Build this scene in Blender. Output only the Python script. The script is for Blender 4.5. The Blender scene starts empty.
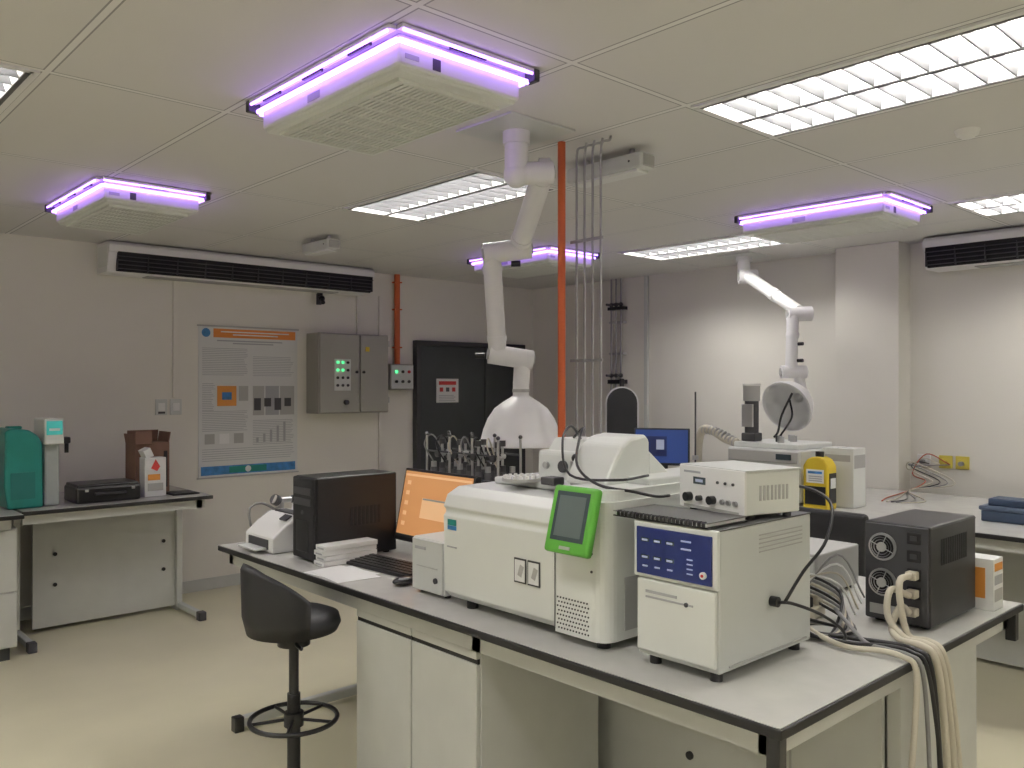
import bpy, bmesh, math, random
from mathutils import Vector, Matrix
random.seed(4)
sc=bpy.context.scene
try:
    sc.view_settings.view_transform='Standard'; sc.view_settings.look='None'
    sc.view_settings.exposure=0.0
except Exception: pass

# ---------------------------------------------------------------- materials
MATS={}
def mat(name,col,rough=.5,metal=0.,emit=0.,ecol=None,var=.0,scale=8.):
    if name in MATS: return MATS[name]
    m=bpy.data.materials.new(name); m.use_nodes=True
    nt=m.node_tree; b=nt.nodes['Principled BSDF']
    c=(*col,1)
    b.inputs['Base Color'].default_value=c
    b.inputs['Roughness'].default_value=rough
    b.inputs['Metallic'].default_value=metal
    if emit:
        b.inputs['Emission Color'].default_value=(*(ecol or col),1)
        b.inputs['Emission Strength'].default_value=emit
    tc=nt.nodes.new('ShaderNodeTexCoord')
    if var:
        n=nt.nodes.new('ShaderNodeTexNoise'); n.inputs['Scale'].default_value=scale; n.inputs['Detail'].default_value=3
        nt.links.new(tc.outputs['Object'],n.inputs['Vector'])
        r=nt.nodes.new('ShaderNodeValToRGB')
        r.color_ramp.elements[0].position=.3; r.color_ramp.elements[1].position=.7
        r.color_ramp.elements[0].color=(*[x*(1-var) for x in col],1)
        r.color_ramp.elements[1].color=(*[min(1,x*(1+var)) for x in col],1)
        nt.links.new(n.outputs['Fac'],r.inputs['Fac']); nt.links.new(r.outputs['Color'],b.inputs['Base Color'])
    MATS[name]=m; return m

WALL=mat('painted_plaster',(.76,.74,.68),.75,var=.02,scale=1.5)
FLOOR=mat('vinyl_floor',(.71,.67,.49),.33,var=.04,scale=2.2)
WHITE=mat('white_enamel',(.80,.80,.79),.3)
CREAM=mat('instrument_white',(.72,.74,.71),.3,var=.02,scale=4)
CREAM2=mat('instrument_offwhite',(.60,.62,.60),.34,var=.02,scale=4)
DUCT=mat('duct_white',(.78,.78,.78),.32)
GREY=mat('light_grey',(.42,.42,.41),.5)
PANEL=mat('bench_panel',(.55,.56,.53),.42,var=.03)
TOPM=mat('laminate_top',(.57,.57,.54),.26,var=.04,scale=12)
BLACK=mat('black_plastic',(.012,.012,.014),.35)
EDGE=mat('black_edge',(.012,.012,.013),.5)
BLACKM=mat('black_matt',(.013,.013,.015),.8)
DGREY=mat('dark_grey',(.05,.05,.055),.5)
STEEL=mat('steel',(.5,.5,.51),.35,metal=.85)
PIPE=mat('pipe_grey',(.36,.36,.37),.4,metal=.3)
ORANGE=mat('orange_conduit',(.55,.11,.03),.5)
DOORM=mat('door_grey',(.045,.052,.055),.5,var=.05)
BLUE=mat('blue_panel',(.010,.022,.13),.4)
GREEN=mat('green_frame',(.10,.37,.045),.4)
TEAL=mat('teal_plastic',(.015,.22,.19),.4,var=.08)
PAPER=mat('paper',(.76,.77,.76),.7)
CARD=mat('cardboard',(.20,.11,.075),.8,var=.08)
RED=mat('red_print',(.55,.03,.03),.5)
YEL=mat('yellow_print',(.68,.50,.03),.5)
ORP=mat('orange_print',(.68,.28,.05),.5)
LCDG=mat('lcd_grey',(.05,.07,.08),.2)
PALU=mat('reflector_white',(.80,.80,.80),.35)
BLADE=mat('louvre_blade_aluminium',(.085,.085,.09),.4)
TUBE=mat('fluorescent_tube',(1,1,1),.4,emit=78.,ecol=(1.,.965,.91))
VIO=mat('violet_tube',(.5,.35,1),.4,emit=6.0,ecol=(.44,.21,1.))
SCRO=mat('screen_orange',(.4,.2,.08),.4,emit=.5,ecol=(.75,.34,.13))
SCRB=mat('screen_blue',(.02,.05,.2),.3,emit=.15,ecol=(.03,.10,.45))
SCRW=mat('screen_white',(.5,.35,.2),.3,emit=.6,ecol=(.80,.45,.22))
LEDG=mat('led_green',(.1,1,.3),.3,emit=1.3,ecol=(.1,1,.35))
LEDW=mat('led_digits',(.35,.4,.55),.3,emit=.15,ecol=(.7,.75,.9))
CABW=mat('cable_beige',(.55,.51,.42),.5)
CABG=mat('cable_grey',(.25,.25,.25),.5)
CABR=mat('cable_red',(.4,.08,.04),.5)
GLASS=mat('vial_glass',(.16,.16,.165),.12)
SKYP=mat('print_blue',(.05,.22,.5),.5,var=.3,scale=20)
TEXT=mat('print_text',(.38,.39,.41),.7)
VINYL=mat('black_leatherette',(.016,.016,.018),.6)
TOPDK=mat('dark_housing',(.10,.10,.10),.5)

# ceiling tiles
cm=bpy.data.materials.new('ceiling_tiles'); cm.use_nodes=True
nt=cm.node_tree; b=nt.nodes['Principled BSDF']; b.inputs['Roughness'].default_value=.8
tc=nt.nodes.new('ShaderNodeTexCoord'); sp=nt.nodes.new('ShaderNodeSeparateXYZ'); nt.links.new(tc.outputs['Object'],sp.inputs[0])
def M_(op,a,bv=None):
    n=nt.nodes.new('ShaderNodeMath'); n.operation=op
    if isinstance(a,(int,float)): n.inputs[0].default_value=a
    else: nt.links.new(a,n.inputs[0])
    if bv is not None:
        if isinstance(bv,(int,float)): n.inputs[1].default_value=bv
        else: nt.links.new(bv,n.inputs[1])
    return n.outputs[0]
def dist(o,off,pitch):
    x=M_('DIVIDE',M_('ADD',o,-off+100*pitch),pitch)
    fr=M_('FRACT',x); d=M_('MINIMUM',fr,M_('SUBTRACT',1.,fr)); return M_('MULTIPLY',d,pitch)
PX,PY=.6075,1.215; OX,OY=2.577,.65
dx=dist(sp.outputs[0],OX,PX); dy=dist(sp.outputs[1],OY,PY)
dm=M_('MINIMUM',dx,dy)
bar=M_('LESS_THAN',dm,.010)
gap=M_('MULTIPLY',M_('LESS_THAN',dm,.0155),M_('GREATER_THAN',dm,.010))
m1=nt.nodes.new('ShaderNodeMixRGB'); nt.links.new(bar,m1.inputs[0]); m1.inputs[1].default_value=(.68,.67,.655,1); m1.inputs[2].default_value=(.77,.765,.755,1)
m2=nt.nodes.new('ShaderNodeMixRGB'); nt.links.new(gap,m2.inputs[0]); nt.links.new(m1.outputs[0],m2.inputs[1]); m2.inputs[2].default_value=(.33,.33,.33,1)
nt.links.new(m2.outputs[0],b.inputs['Base Color'])

# ---------------------------------------------------------------- mesh builder
class O:
    def __init__(s,name): s.n=name; s.v=[]; s.f=[]; s.m=[]; s.s=[]; s.mats=[]
    def mi(s,m):
        if m not in s.mats: s.mats.append(m)
        return s.mats.index(m)
    def raw(s,vs,fs,m,smooth=False,M=None):
        k=len(s.v); i=s.mi(m)
        for v in vs:
            v=Vector(v)
            if M is not None: v=M@v
            s.v.append(v)
        for f in fs: s.f.append([k+j for j in f]); s.m.append(i); s.s.append(smooth)
    def addbm(s,bm,m,smooth=False,M=None):
        bm.verts.index_update()
        s.raw([v.co.copy() for v in bm.verts],[[v.index for v in f.verts] for f in bm.faces],m,smooth,M); bm.free()
    def box(s,x0,x1,y0,y1,z0,z1,m,bev=0.,seg=2,M=None,tilt=None):
        bm=bmesh.new(); bmesh.ops.create_cube(bm,size=1)
        for v in bm.verts: v.co=Vector((v.co.x*abs(x1-x0),v.co.y*abs(y1-y0),v.co.z*abs(z1-z0)))
        if bev:
            bmesh.ops.bevel(bm,geom=list(bm.edges),offset=min(bev,.45*min(abs(x1-x0),abs(y1-y0),abs(z1-z0))),segments=seg,affect='EDGES',profile=.5)
        T=Matrix.Translation(((x0+x1)/2,(y0+y1)/2,(z0+z1)/2))
        if tilt: T=T@Matrix.Rotation(math.radians(tilt[1]),4,tilt[0])
        if M is not None: T=M@T
        s.addbm(bm,m,False,T); return s
    def prism(s,poly,ax,a0,a1,m,bev=0.,M=None,seg=2):
        def P(p,a):
            return {'x':(a,p[0],p[1]),'y':(p[0],a,p[1]),'z':(p[0],p[1],a)}[ax]
        bm=bmesh.new(); A=[bm.verts.new(P(p,a0)) for p in poly]; B=[bm.verts.new(P(p,a1)) for p in poly]
        n=len(poly); bm.faces.new(A); bm.faces.new(B[::-1])
        for i in range(n): bm.faces.new([A[i],B[i],B[(i+1)%n],A[(i+1)%n]])
        bmesh.ops.recalc_face_normals(bm,faces=bm.faces)
        if bev: bmesh.ops.bevel(bm,geom=list(bm.edges),offset=bev,segments=seg,affect='EDGES',profile=.5)
        s.addbm(bm,m,False,M); return s
    def cyl(s,p0,p1,r,m,r2=None,n=20,caps=True,M=None):
        p0=Vector(p0);p1=Vector(p1); r2=r if r2 is None else r2
        d=(p1-p0).normalized(); u=d.orthogonal().normalized(); w=d.cross(u)
        vs=[];fs=[]
        for p,rr in((p0,r),(p1,r2)):
            for i in range(n):
                t=2*math.pi*i/n; vs.append(p+(u*math.cos(t)+w*math.sin(t))*rr)
        for i in range(n): fs.append([i,(i+1)%n,n+(i+1)%n,n+i])
        s.raw(vs,fs,m,True,M)
        if caps:
            s.raw(vs[:n],[list(range(n))[::-1]],m,False,M); s.raw(vs[n:],[list(range(n))],m,False,M)
        return s
    def lathe(s,prof,org,axis,m,n=32,M=None):
        org=Vector(org); d=Vector(axis).normalized(); u=d.orthogonal().normalized(); w=d.cross(u)
        vs=[];fs=[]
        for r,h in prof:
            for i in range(n):
                t=2*math.pi*i/n; vs.append(org+d*h+(u*math.cos(t)+w*math.sin(t))*r)
        for k in range(len(prof)-1):
            for i in range(n): fs.append([k*n+i,k*n+(i+1)%n,(k+1)*n+(i+1)%n,(k+1)*n+i])
        s.raw(vs,fs,m,True,M); return s
    def sph(s,c,r,m,sc_=(1,1,1),M=None):
        bm=bmesh.new(); bmesh.ops.create_uvsphere(bm,u_segments=20,v_segments=12,radius=r)
        T=Matrix.Translation(c)@Matrix.Diagonal((*sc_,1))
        if M is not None: T=M@T
        s.addbm(bm,m,True,T); return s
    def tube(s,pts,r,m,n=8,sub=6,smooth=True,closed=False,M=None):
        P=[Vector(p) for p in pts]
        if smooth and len(P)>2:
            Q=[]
            for i in range(len(P)-1):
                a=P[i-1] if i>0 else P[i]*2-P[i+1]; b_=P[i]; c=P[i+1]; d=P[i+2] if i+2<len(P) else P[i+1]*2-P[i]
                for k in range(sub):
                    t=k/sub
                    Q.append(.5*((2*b_)+(-a+c)*t+(2*a-5*b_+4*c-d)*t*t+(-a+3*b_-3*c+d)*t**3))
            Q.append(P[-1]); P=Q
        vs=[];fs=[]; up=None
        for i,p in enumerate(P):
            d=(P[min(i+1,len(P)-1)]-P[max(i-1,0)]).normalized()
            if up is None: up=d.orthogonal().normalized()
            up=(up-d*up.dot(d)); up=up.normalized() if up.length>1e-6 else d.orthogonal().normalized()
            w=d.cross(up)
            for k in range(n):
                t=2*math.pi*k/n; vs.append(p+(up*math.cos(t)+w*math.sin(t))*r)
        for i in range(len(P)-1):
            for k in range(n): fs.append([i*n+k,i*n+(k+1)%n,(i+1)*n+(k+1)%n,(i+1)*n+k])
        fs.append(list(range(n))[::-1]); fs.append([(len(P)-1)*n+k for k in range(n)])
        s.raw(vs,fs,m,True,M); return s
    def ring(s,c,R,r,m,n=40,k=8,M=None):
        vs=[];fs=[]
        for i in range(n):
            a=2*math.pi*i/n
            for j in range(k):
                t=2*math.pi*j/k; vs.append((c[0]+(R+r*math.cos(t))*math.cos(a),c[1]+(R+r*math.cos(t))*math.sin(a),c[2]+r*math.sin(t)))
        for i in range(n):
            for j in range(k): fs.append([i*k+j,((i+1)%n)*k+j,((i+1)%n)*k+(j+1)%k,i*k+(j+1)%k])
        s.raw(vs,fs,m,True,M); return s
    def done(s,piv=(0,0,0),rz=0.,loc=None):
        piv=Vector(piv); me=bpy.data.meshes.new(s.n)
        me.from_pydata([tuple(v-piv) for v in s.v],[],s.f)
        for m in s.mats: me.materials.append(m)
        for i,p in enumerate(me.polygons): p.material_index=s.m[i]; p.use_smooth=s.s[i]
        me.update()
        ob=bpy.data.objects.new(s.n,me); sc.collection.objects.link(ob)
        ob.location=piv if loc is None else loc; ob.rotation_euler=(0,0,math.radians(rz))
        return ob

H=2.63
X0,X1,Y0,Y1=-2.6,6.3,-2.0,6.54
# ---------------------------------------------------------------- room shell
O('floor').box(X0-.1,X1+.1,Y0-.1,Y1+.1,-.1,0,FLOOR).done()
O('wall_left').box(X0-.1,X1+.1,Y1,Y1+.1,0,3.0,WALL).done()
O('wall_back').box(X1,X1+.1,Y0-.1,Y1,0,3.0,WALL).done()
O('wall_right').box(X0-.1,X1,Y0-.1,Y0,0,3.0,WALL).done()
O('wall_front').box(X0-.1,X0,Y0,Y1,0,3.0,WALL).done()
O('wall_column').box(6.1,X1,2.59,3.06,0,H,WALL,bev=.004).done()
O('baseboard_left').box(X0,4.70,Y1-.012,Y1,0,.09,PANEL).done()
O('baseboard_back').box(X1-.012,X1,Y0,2.59,0,.09,PANEL).box(X1-.012,X1,3.06,Y1-.012,0,.09,PANEL).done()
O('roof_slab').box(X0-.1,X1+.1,Y0-.1,Y1+.1,3.0,3.1,GREY).done()

lights=[]
for k in (-8,-4,0,4):
    for j in (-2,0,2):
        x=OX+k*PX; y=OY+j*PY
        lights.append((x+.035,x+PX-.035,y+.02,y+PY-.02))
xs=sorted(set([X0,X1]+[v for l in lights for v in l[:2]])); ys=sorted(set([Y0,Y1]+[v for l in lights for v in l[2:]]))
o=O('ceiling')
for i in range(len(xs)-1):
    for j in range(len(ys)-1):
        cx=(xs[i]+xs[i+1])/2; cy=(ys[j]+ys[j+1])/2
        if any(l[0]<cx<l[1] and l[2]<cy<l[3] for l in lights): continue
        o.raw([(xs[i],ys[j],H),(xs[i+1],ys[j],H),(xs[i+1],ys[j+1],H),(xs[i],ys[j+1],H)],[[0,3,2,1]],cm)
o.done()

# ---------------------------------------------------------------- light fixtures
def fixture(x0,x1,y0,y1):
    o=O('fluorescent_light_fixture')
    top=H+.085
    o.box(x0,x1,y0,y1,top,top+.01,PALU)
    for a in ((x0,x0+.006,y0,y1),(x1-.006,x1,y0,y1),(x0,x1,y0,y0+.006),(x0,x1,y1-.006,y1)):
        o.box(*a,H-.006,top,PALU)
    for a in ((x0-.018,x0+.012,y0-.012,y1+.012),(x1-.012,x1+.018,y0-.012,y1+.012),(x0,x1,y0-.012,y0+.012),(x0,x1,y1-.012,y1+.012)):
        o.box(*a,H-.008,H,WHITE)
    w=(x1-x0)
    for c in (x0+w*.26,x0+w*.74):
        o.cyl((c,y0+.03,H+.055),(c,y1-.03,H+.055),.014,TUBE,n=8,caps=False)
        for sgn in (-1,1):
            a=c+sgn*w*.235
            o.prism([(a,H-.006),(a-sgn*.010,H-.006),(a-sgn*.030,H+.05),(a,H+.05)],'y',y0+.01,y1-.01,PALU)
            o.box(a-.008,a+.008,y0+.01,y1-.01,H-.009,H-.006,BLADE)
        n=13
        for i in range(1,n):
            yy=y0+(y1-y0)*i/n
            o.prism([(yy-.009,H+.024),(yy+.009,H+.024),(yy+.003,H-.006),(yy-.003,H-.006)],'x',c-w*.225,c+w*.225,BLADE)
    o.done(((x0+x1)/2,(y0+y1)/2,H))
for l in lights: fixture(*l)

# ---------------------------------------------------------------- cassette units with violet tubes
def cassette(x,y):
    o=O('ceiling_cassette_air_conditioner'); zb=2.515
    x0,x1,y0,y1=x+.045,x+.52,y+.16,y+1.02
    o.box(x0-.02,x1+.05,y0-.04,y1+.03,H-.012,H-.001,GREY)
    o.box(x0,x1,y0,y1,zb+.012,H-.01,CREAM,bev=.01)
    o.box(x0+.01,x1-.01,y0+.01,y1-.01,zb,zb+.02,CREAM,bev=.008)
    gx0,gx1,gy0,gy1=x0+.05,x1-.05,y0+.07,y1-.07
    o.box(gx0,gx1,gy0,gy1,zb-.004,zb,GREY)
    n=20
    for i in range(n):
        xx=gx0+(gx1-gx0)*(i+.5)/n
        o.box(xx-.006,xx+.006,gy0,gy1,zb-.010,zb-.004,CREAM)
    for i in range(9):
        yy=gy0+(gy1-gy0)*i/8; o.box(gx0,gx1,yy-.004,yy+.004,zb-.011,zb-.004,CREAM)
    for a in ((gx0-.012,gx0,gy0-.012,gy1+.012),(gx1,gx1+.012,gy0-.012,gy1+.012),(gx0,gx1,gy0-.012,gy0),(gx0,gx1,gy1,gy1+.012)): o.box(*a,zb-.012,zb,CREAM)
    t=.0085; zt=H-.040
    for (a,b_) in (((x0-.016,y0-.01),(x0-.016,y1)),((x0-.01,y0-.016),(x1+.02,y0-.016)),((x1+.016,y0),(x1+.016,y1)),((x0,y1+.016),(x1,y1+.016))):
        o.cyl((*a,zt),(*b_,zt),t,VIO,n=8)
    o.box(x0-.050,x0-.024,y0-.02,y1+.01,H-.018,H-.006,WHITE)
    o.box(x0-.024,x1+.03,y0-.050,y0-.024,H-.018,H-.006,WHITE)
    o.cyl((x0-.048,y0-.01,H-.022),(x0-.048,y1-.01,H-.022),.005,VIO,n=8)
    o.cyl((x0-.02,y0-.048,H-.022),(x1+.01,y0-.048,H-.022),.005,VIO,n=8)
    for yy in (y0+.10,y0+.38,y0+.66): o.box(x0-.040,x0-.026,yy,yy+.12,H-.028,H-.016,BLACK,bev=.003)
    for xx in (x0+.16,): o.box(xx,xx+.14,y0-.040,y0-.026,H-.028,H-.016,BLACK,bev=.003)
    o.box(x0-.054,x0-.005,y1,y1+.025,H-.045,H-.004,DGREY,bev=.005)
    o.box(x1+.015,x1+.04,y0-.054,y0-.005,H-.045,H-.004,DGREY,bev=.005)
    o.box(x0-.001,x0,y0+.45,y0+.53,zb+.03,zb+.055,TEXT); o.box(x0+.02,x0+.07,y0-.001,y0,zb+.035,zb+.05,TEXT)
    o.box(x0+.12,x0+.15,y0-.001,y0,zb+.025,zb+.06,DGREY)
    o.done(((x0+x1)/2,(y0+y1)/2,H))
for c in ((1.366,1.860),(1.305,4.295),(4.47,1.835),(4.38,4.27)): cassette(*c)

def fancoil(name,along,a0,a1,wallc):
    o=O(name); f=wallc-.27
    prof=[(wallc,2.62),(f+.03,2.62),(f,2.595),(f,2.545),(f+.012,2.54),(f+.050,2.415),(f+.06,2.405),(wallc,2.405)]
    o.prism(prof,along,a0,a1,WHITE,bev=.004)
    def bx(c0,c1,d0,d1,z0,z1,m,**k):
        if along=='x': o.box(c0,c1,d0,d1,z0,z1,m,**k)
        else: o.box(d0,d1,c0,c1,z0,z1,m,**k)
    band=[(f-.001,2.548),(f+.03,2.548),(f+.07,2.413),(f+.038,2.413)]
    o.prism(band,along,a0+.06,a1-.02,BLACKM)
    for i in range(4):
        z=2.430+i*.028; ff=f+.030-.0083*i
        bx(a0+.06,a1-.02,ff-.016,ff+.02,z,z+.005,DGREY)
    n=10
    for i in range(n+1):
        c=a0+.06+(a1-a0-.08)*i/n; bx(c-.003,c+.003,f+.004,f+.04,2.42,2.54,DGREY)
    bx(a0-.002,a0+.05,f+.05,wallc-.02,2.44,2.60,CREAM,bev=.01)
    bx(a1-.05,a1+.002,f+.05,wallc-.02,2.44,2.60,CREAM,bev=.01)
    bx(a0+.3,a1-.3,f+.10,wallc-.05,2.398,2.406,GREY)
    o.done()
fancoil('ceiling_suspended_air_conditioner','x',1.93,4.12,Y1)
fancoil('ceiling_suspended_air_conditioner','y',.45,2.40,X1)

o=O('smoke_detector'); o.cyl((3.66,1.28,H-.022),(3.66,1.28,H),.04,WHITE,r2=.048).cyl((3.66,1.28,H-.034),(3.66,1.28,H-.022),.02,WHITE,r2=.035); o.done((3.66,1.28,H))
def emerg(x,y,L,wid):
    o=O('emergency_light')
    o.box(x-wid/2,x+wid/2,y-L/2,y+L/2,H-.10,H-.03,CREAM2,bev=.012)
    o.box(x-wid/2+.012,x+wid/2-.012,y-L/2-.006,y+L/2+.006,H-.092,H-.04,GREY,bev=.006)
    o.box(x-wid/2+.01,x+wid/2-.01,y-L/2+.03,y+L/2-.03,H-.112,H-.098,PAPER,bev=.006)
    for s_ in (-1,1): o.cyl((x,y+s_*L*.3,H-.03),(x,y+s_*L*.3,H-.001),.012,STEEL)
    o.cyl((x-wid/2-.002,y-L*.35,H-.065),(x-wid/2+.004,y-L*.35,H-.065),.005,DGREY,n=10)
    o.done((x,y,H))
emerg(2.88,2.50,.44,.10); emerg(3.0,5.24,.36,.10)

# ---------------------------------------------------------------- left wall
W=Y1
o=O('door_1')
o.box(4.72,6.12,W-.05,W-.001,0,2.03,DOORM,bev=.004)
o.box(4.77,5.56,W-.062,W-.045,.01,1.98,DOORM,bev=.004)
o.box(5.575,6.07,W-.062,W-.045,.01,1.98,DOORM,bev=.004)
o.box(5.56,5.575,W-.058,W-.05,.01,1.98,BLACK)
o.box(4.72,6.12,W-.07,W-.05,1.985,2.03,DGREY,bev=.004); o.box(4.72,4.765,W-.07,W-.05,0,2.03,DGREY,bev=.004); o.box(6.075,6.12,W-.07,W-.05,0,2.03,DGREY,bev=.004)
o.cyl((5.48,W-.075,1.0),(5.48,W-.062,1.0),.025,STEEL); o.tube([(5.48,W-.075,1.0),(5.48,W-.11,1.0),(5.38,W-.11,1.0)],.009,STEEL,smooth=False)
o.done()
o=O('door_warning_sign'); y=W-.065
o.box(4.95,5.22,y-.004,y,1.44,1.67,PAPER)
o.box(4.98,5.19,y-.0055,y-.004,1.61,1.645,RED)
for i in range(3): o.box(4.99+.075*i,5.03+.075*i,y-.0055,y-.004,1.545,1.585,RED if i!=1 else DGREY)
for i in range(4): o.box(4.98,5.18-.02*(i%2),y-.0055,y-.004,1.455+.017*i,1.461+.017*i,TEXT)
o.done()

o=O('scientific_poster'); y=W-.004
POSB=mat('poster_stock',(.68,.69,.68),.6)
o.box(2.67,3.52,y-.002,W-.0005,.875,2.075,POSB)
def pr(x0,x1,z0,z1,m,k=1): o.box(x0,x1,y-.002-.0008*k,y-.002,z0,z1,m)
PO=mat('poster_header_orange',(.72,.24,.04),.5)
pr(2.79,3.50,1.985,2.055,PO); pr(2.85,3.44,2.027,2.036,PAPER,2); pr(2.95,3.34,2.005,2.014,PAPER,2)
o.cyl((2.73,y-.0035,2.02),(2.73,y-.002,2.02),.035,SKYP)
pr(2.82,3.38,1.955,1.965,TEXT); pr(2.95,3.3,1.935,1.945,TEXT)
def para(x0,x1,z0,z1,st=.014):
    z=z1
    while z>z0: pr(x0,x1-random.random()*.04,z-.004,z,TEXT); z-=st
para(2.70,3.08,1.68,1.90); para(3.12,3.49,1.68,1.84)
pr(2.82,2.98,1.44,1.60,ORP); pr(2.86,2.94,1.49,1.55,SKYP,2); para(2.70,2.81,1.40,1.62)
pr(3.00,3.08,1.48,1.60,GREY); pr(3.12,3.22,1.36,1.60,GREY); pr(3.23,3.35,1.36,1.60,TEXT); pr(3.36,3.49,1.36,1.60,GREY)
for a in range(4): pr(3.13+.09*a,3.19+.09*a,1.40+.03*(a%2),1.50,DGREY,2)
para(2.70,3.08,1.24,1.40)
for a in range(3): pr(2.72+.12*a,2.80+.12*a,1.14,1.22,PALU if a%2 else GREY)
para(3.12,3.49,1.12,1.32)
for a in range(5): pr(3.15+.06*a,3.17+.06*a,1.14,1.18+.03*a,TEXT,2)
para(2.70,3.49,1.00,1.10,.018)
pr(2.69,3.50,.895,.965,SKYP); o.cyl((3.08,y-.004,.930),(3.08,y-.002,.930),.025,PAPER); pr(2.92,3.24,.905,.955,TEAL,2)
o.box(2.66,3.53,y-.008,y+.002,2.068,2.08,GREY); o.box(2.66,3.53,y-.008,y+.002,.87,.88,GREY)
o.done()

o=O('electrical_control_panel'); f=W-.20
PG=mat('panel_grey',(.34,.335,.30),.45)
o.box(3.605,4.31,f,W-.001,1.365,2.05,PG,bev=.006)
o.box(3.615,4.0,f-.018,f,1.375,2.04,PG,bev=.005); o.box(4.012,4.30,f-.018,f,1.375,2.04,PG,bev=.005)
o.box(3.75,3.91,f-.022,f-.018,1.56,1.83,CREAM2)
for r in range(4):
    for c in range(3):
        px=3.78+.05*c; pz=1.80-.065*r
        o.cyl((px,f-.03,pz),(px,f-.02,pz),.012,(LEDG if (r in(0,1) and c<2) else BLACK if r<3 else DGREY),n=14)
o.cyl((3.97,f-.03,1.72),(3.97,f-.018,1.72),.012,BLACK); o.cyl((4.04,f-.03,1.72),(4.04,f-.018,1.72),.012,BLACK)
o.box(4.06,4.10,f-.021,f-.018,1.90,1.94,YEL)
o.cyl((3.86,f-.05,1.46),(3.86,f-.018,1.46),.02,DGREY)
for zz in (1.45,1.95): o.cyl((4.305,f-.012,zz),(4.305,f-.012,zz+.05),.008,STEEL)
o.done((3.95,W,1.7))
o=O('isolator_switch_box')
o.box(4.40,4.66,W-.10,W-.001,1.565,1.80,PG,bev=.006); o.box(4.41,4.65,W-.108,W-.10,1.575,1.79,CREAM2,bev=.003)
for c in range(3):
    for r in range(2): o.cyl((4.46+.07*c,W-.12,1.73-.09*r),(4.46+.07*c,W-.108,1.73-.09*r),.014,(LEDG if (c==0 and r==0) else RED if c==2 and r==0 else BLACK),n=12)
o.done((4.53,W,1.7))
o=O('trim_conduit_orange'); o.cyl((4.52,W-.035,1.80),(4.52,W-.035,H),.027,ORANGE)
for z in (1.95,2.3,2.55): o.box(4.485,4.555,W-.065,W,z,z+.012,ORANGE)
o.done()
o=O('trim_conduit_white')
o.box(2.47,2.50,W-.02,W,1.51,2.42,WALL,bev=.003); o.box(4.335,4.36,W-.02,W,.0,2.42,WALL,bev=.003); o.box(4.10,4.12,W-.02,W,2.05,2.42,WALL,bev=.003)
o.done()
o=O('wall_switch')
for a in (2.34,2.45): o.box(a,a+.09,W-.012,W,1.38,1.50,CREAM2,bev=.004); o.box(a+.02,a+.07,W-.017,W-.012,1.41,1.47,WHITE,bev=.002)
o.box(2.36,2.41,W-.018,W-.012,1.39,1.405,DGREY)
o.done()
o=O('security_camera'); o.cyl((3.72,W-.03,2.37),(3.72,W-.03,2.40),.025,BLACK); o.sph((3.72,W-.06,2.35),.028,BLACK); o.cyl((3.72,W-.06,2.35),(3.70,W-.12,2.31),.018,BLACK); o.box(3.70,3.74,W-.03,W,2.30,2.395,DGREY,bev=.004); o.done((3.72,W,2.4))

# back wall
o=O('trim_conduit_back'); o.box(X1-.03,X1,4.98,5.02,0,H,CREAM2,bev=.004); o.done()
o=O('gas_drop_pipes')
for i in range(3):
    yy=5.28+.06*i; o.cyl((X1-.05,yy,1.05),(X1-.05,yy,H-.002),.009,PIPE,n=10)
    for z in (2.38,1.70): 
        o.sph((X1-.05,yy,z),.022,DGREY); o.cyl((X1-.12,yy,z),(X1-.05,yy,z),.012,DGREY)
for z in (2.2,1.9,1.5): o.box(X1-.05,X1-.001,5.25,5.43,z,z+.02,STEEL)
o.box(X1-.06,X1-.001,5.24,5.44,2.33,2.36,BLACK); o.box(X1-.06,X1-.001,5.24,5.44,1.62,1.66,BLACK)
o.done((X1,5.34,1.8))
o=O('wall_socket')
YO=mat('socket_yellow',(.60,.50,.08),.5)
for a,m in ((2.45,WHITE),(2.30,YO),(2.19,YO)):
    o.box(X1-.014,X1,a,a+.09,1.02,1.11,m,bev=.004); o.box(X1-.018,X1-.014,a+.02,a+.07,1.04,1.09,m,bev=.002)
    o.cyl((X1-.05,a+.045,1.06),(X1-.018,a+.045,1.06),.016,CABG if a!=2.3 else YO)
o.done((X1,2.35,1.06))

# ---------------------------------------------------------------- benches
def worktop(o,x0,x1,y0,y1,z=.86):
    o.box(x0,x1,y0,y1,z-.026,z-.002,EDGE,bev=.004)
    o.box(x0+.006,x1-.006,y0+.006,y1-.006,z-.004,z,TOPM)
BX0,BX1,BY0,BY1=1.66,3.24,.955,3.84
o=O('island_lab_bench')
worktop(o,BX0,BX1,BY0,BY1)
for xx in (BX0+.04,BX1-.08): o.box(xx,xx+.04,BY0+.04,BY1-.04,.775,.832,PANEL)
for yy in (BY0+.04,2.0,BY1-.08): o.box(BX0+.04,BX1-.04,yy,yy+.04,.775,.832,PANEL)
o.box(2.37,2.39,BY0+.10,BY1-.10,.06,.80,PANEL); o.box(2.51,2.53,BY0+.10,BY1-.10,.06,.80,PANEL)
for yy in (1.70,):
    for z in (.18,.36,.55): o.cyl((2.362,yy,z),(2.37,yy,z),.014,BLACK,n=14)
for yy in (3.3,3.0): 
    for z in (.3,.55): o.cyl((2.362,yy,z),(2.37,yy,z),.014,BLACK,n=14)
o.box(2.365,2.37,1.33,1.335,.06,.80,GREY)
for yy in (BY0+.06,1.95,BY1-.10):
    o.box(2.40,2.50,yy,yy+.04,.0,.80,PANEL,bev=.003)
    o.box(BX0+.05,BX1-.05,yy,yy+.04,.02,.065,CREAM2,bev=.006)
    for e in (BX0+.04,BX1-.08): o.box(e,e+.045,yy-.004,yy+.044,.0,.07,BLACK,bev=.005)
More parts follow.
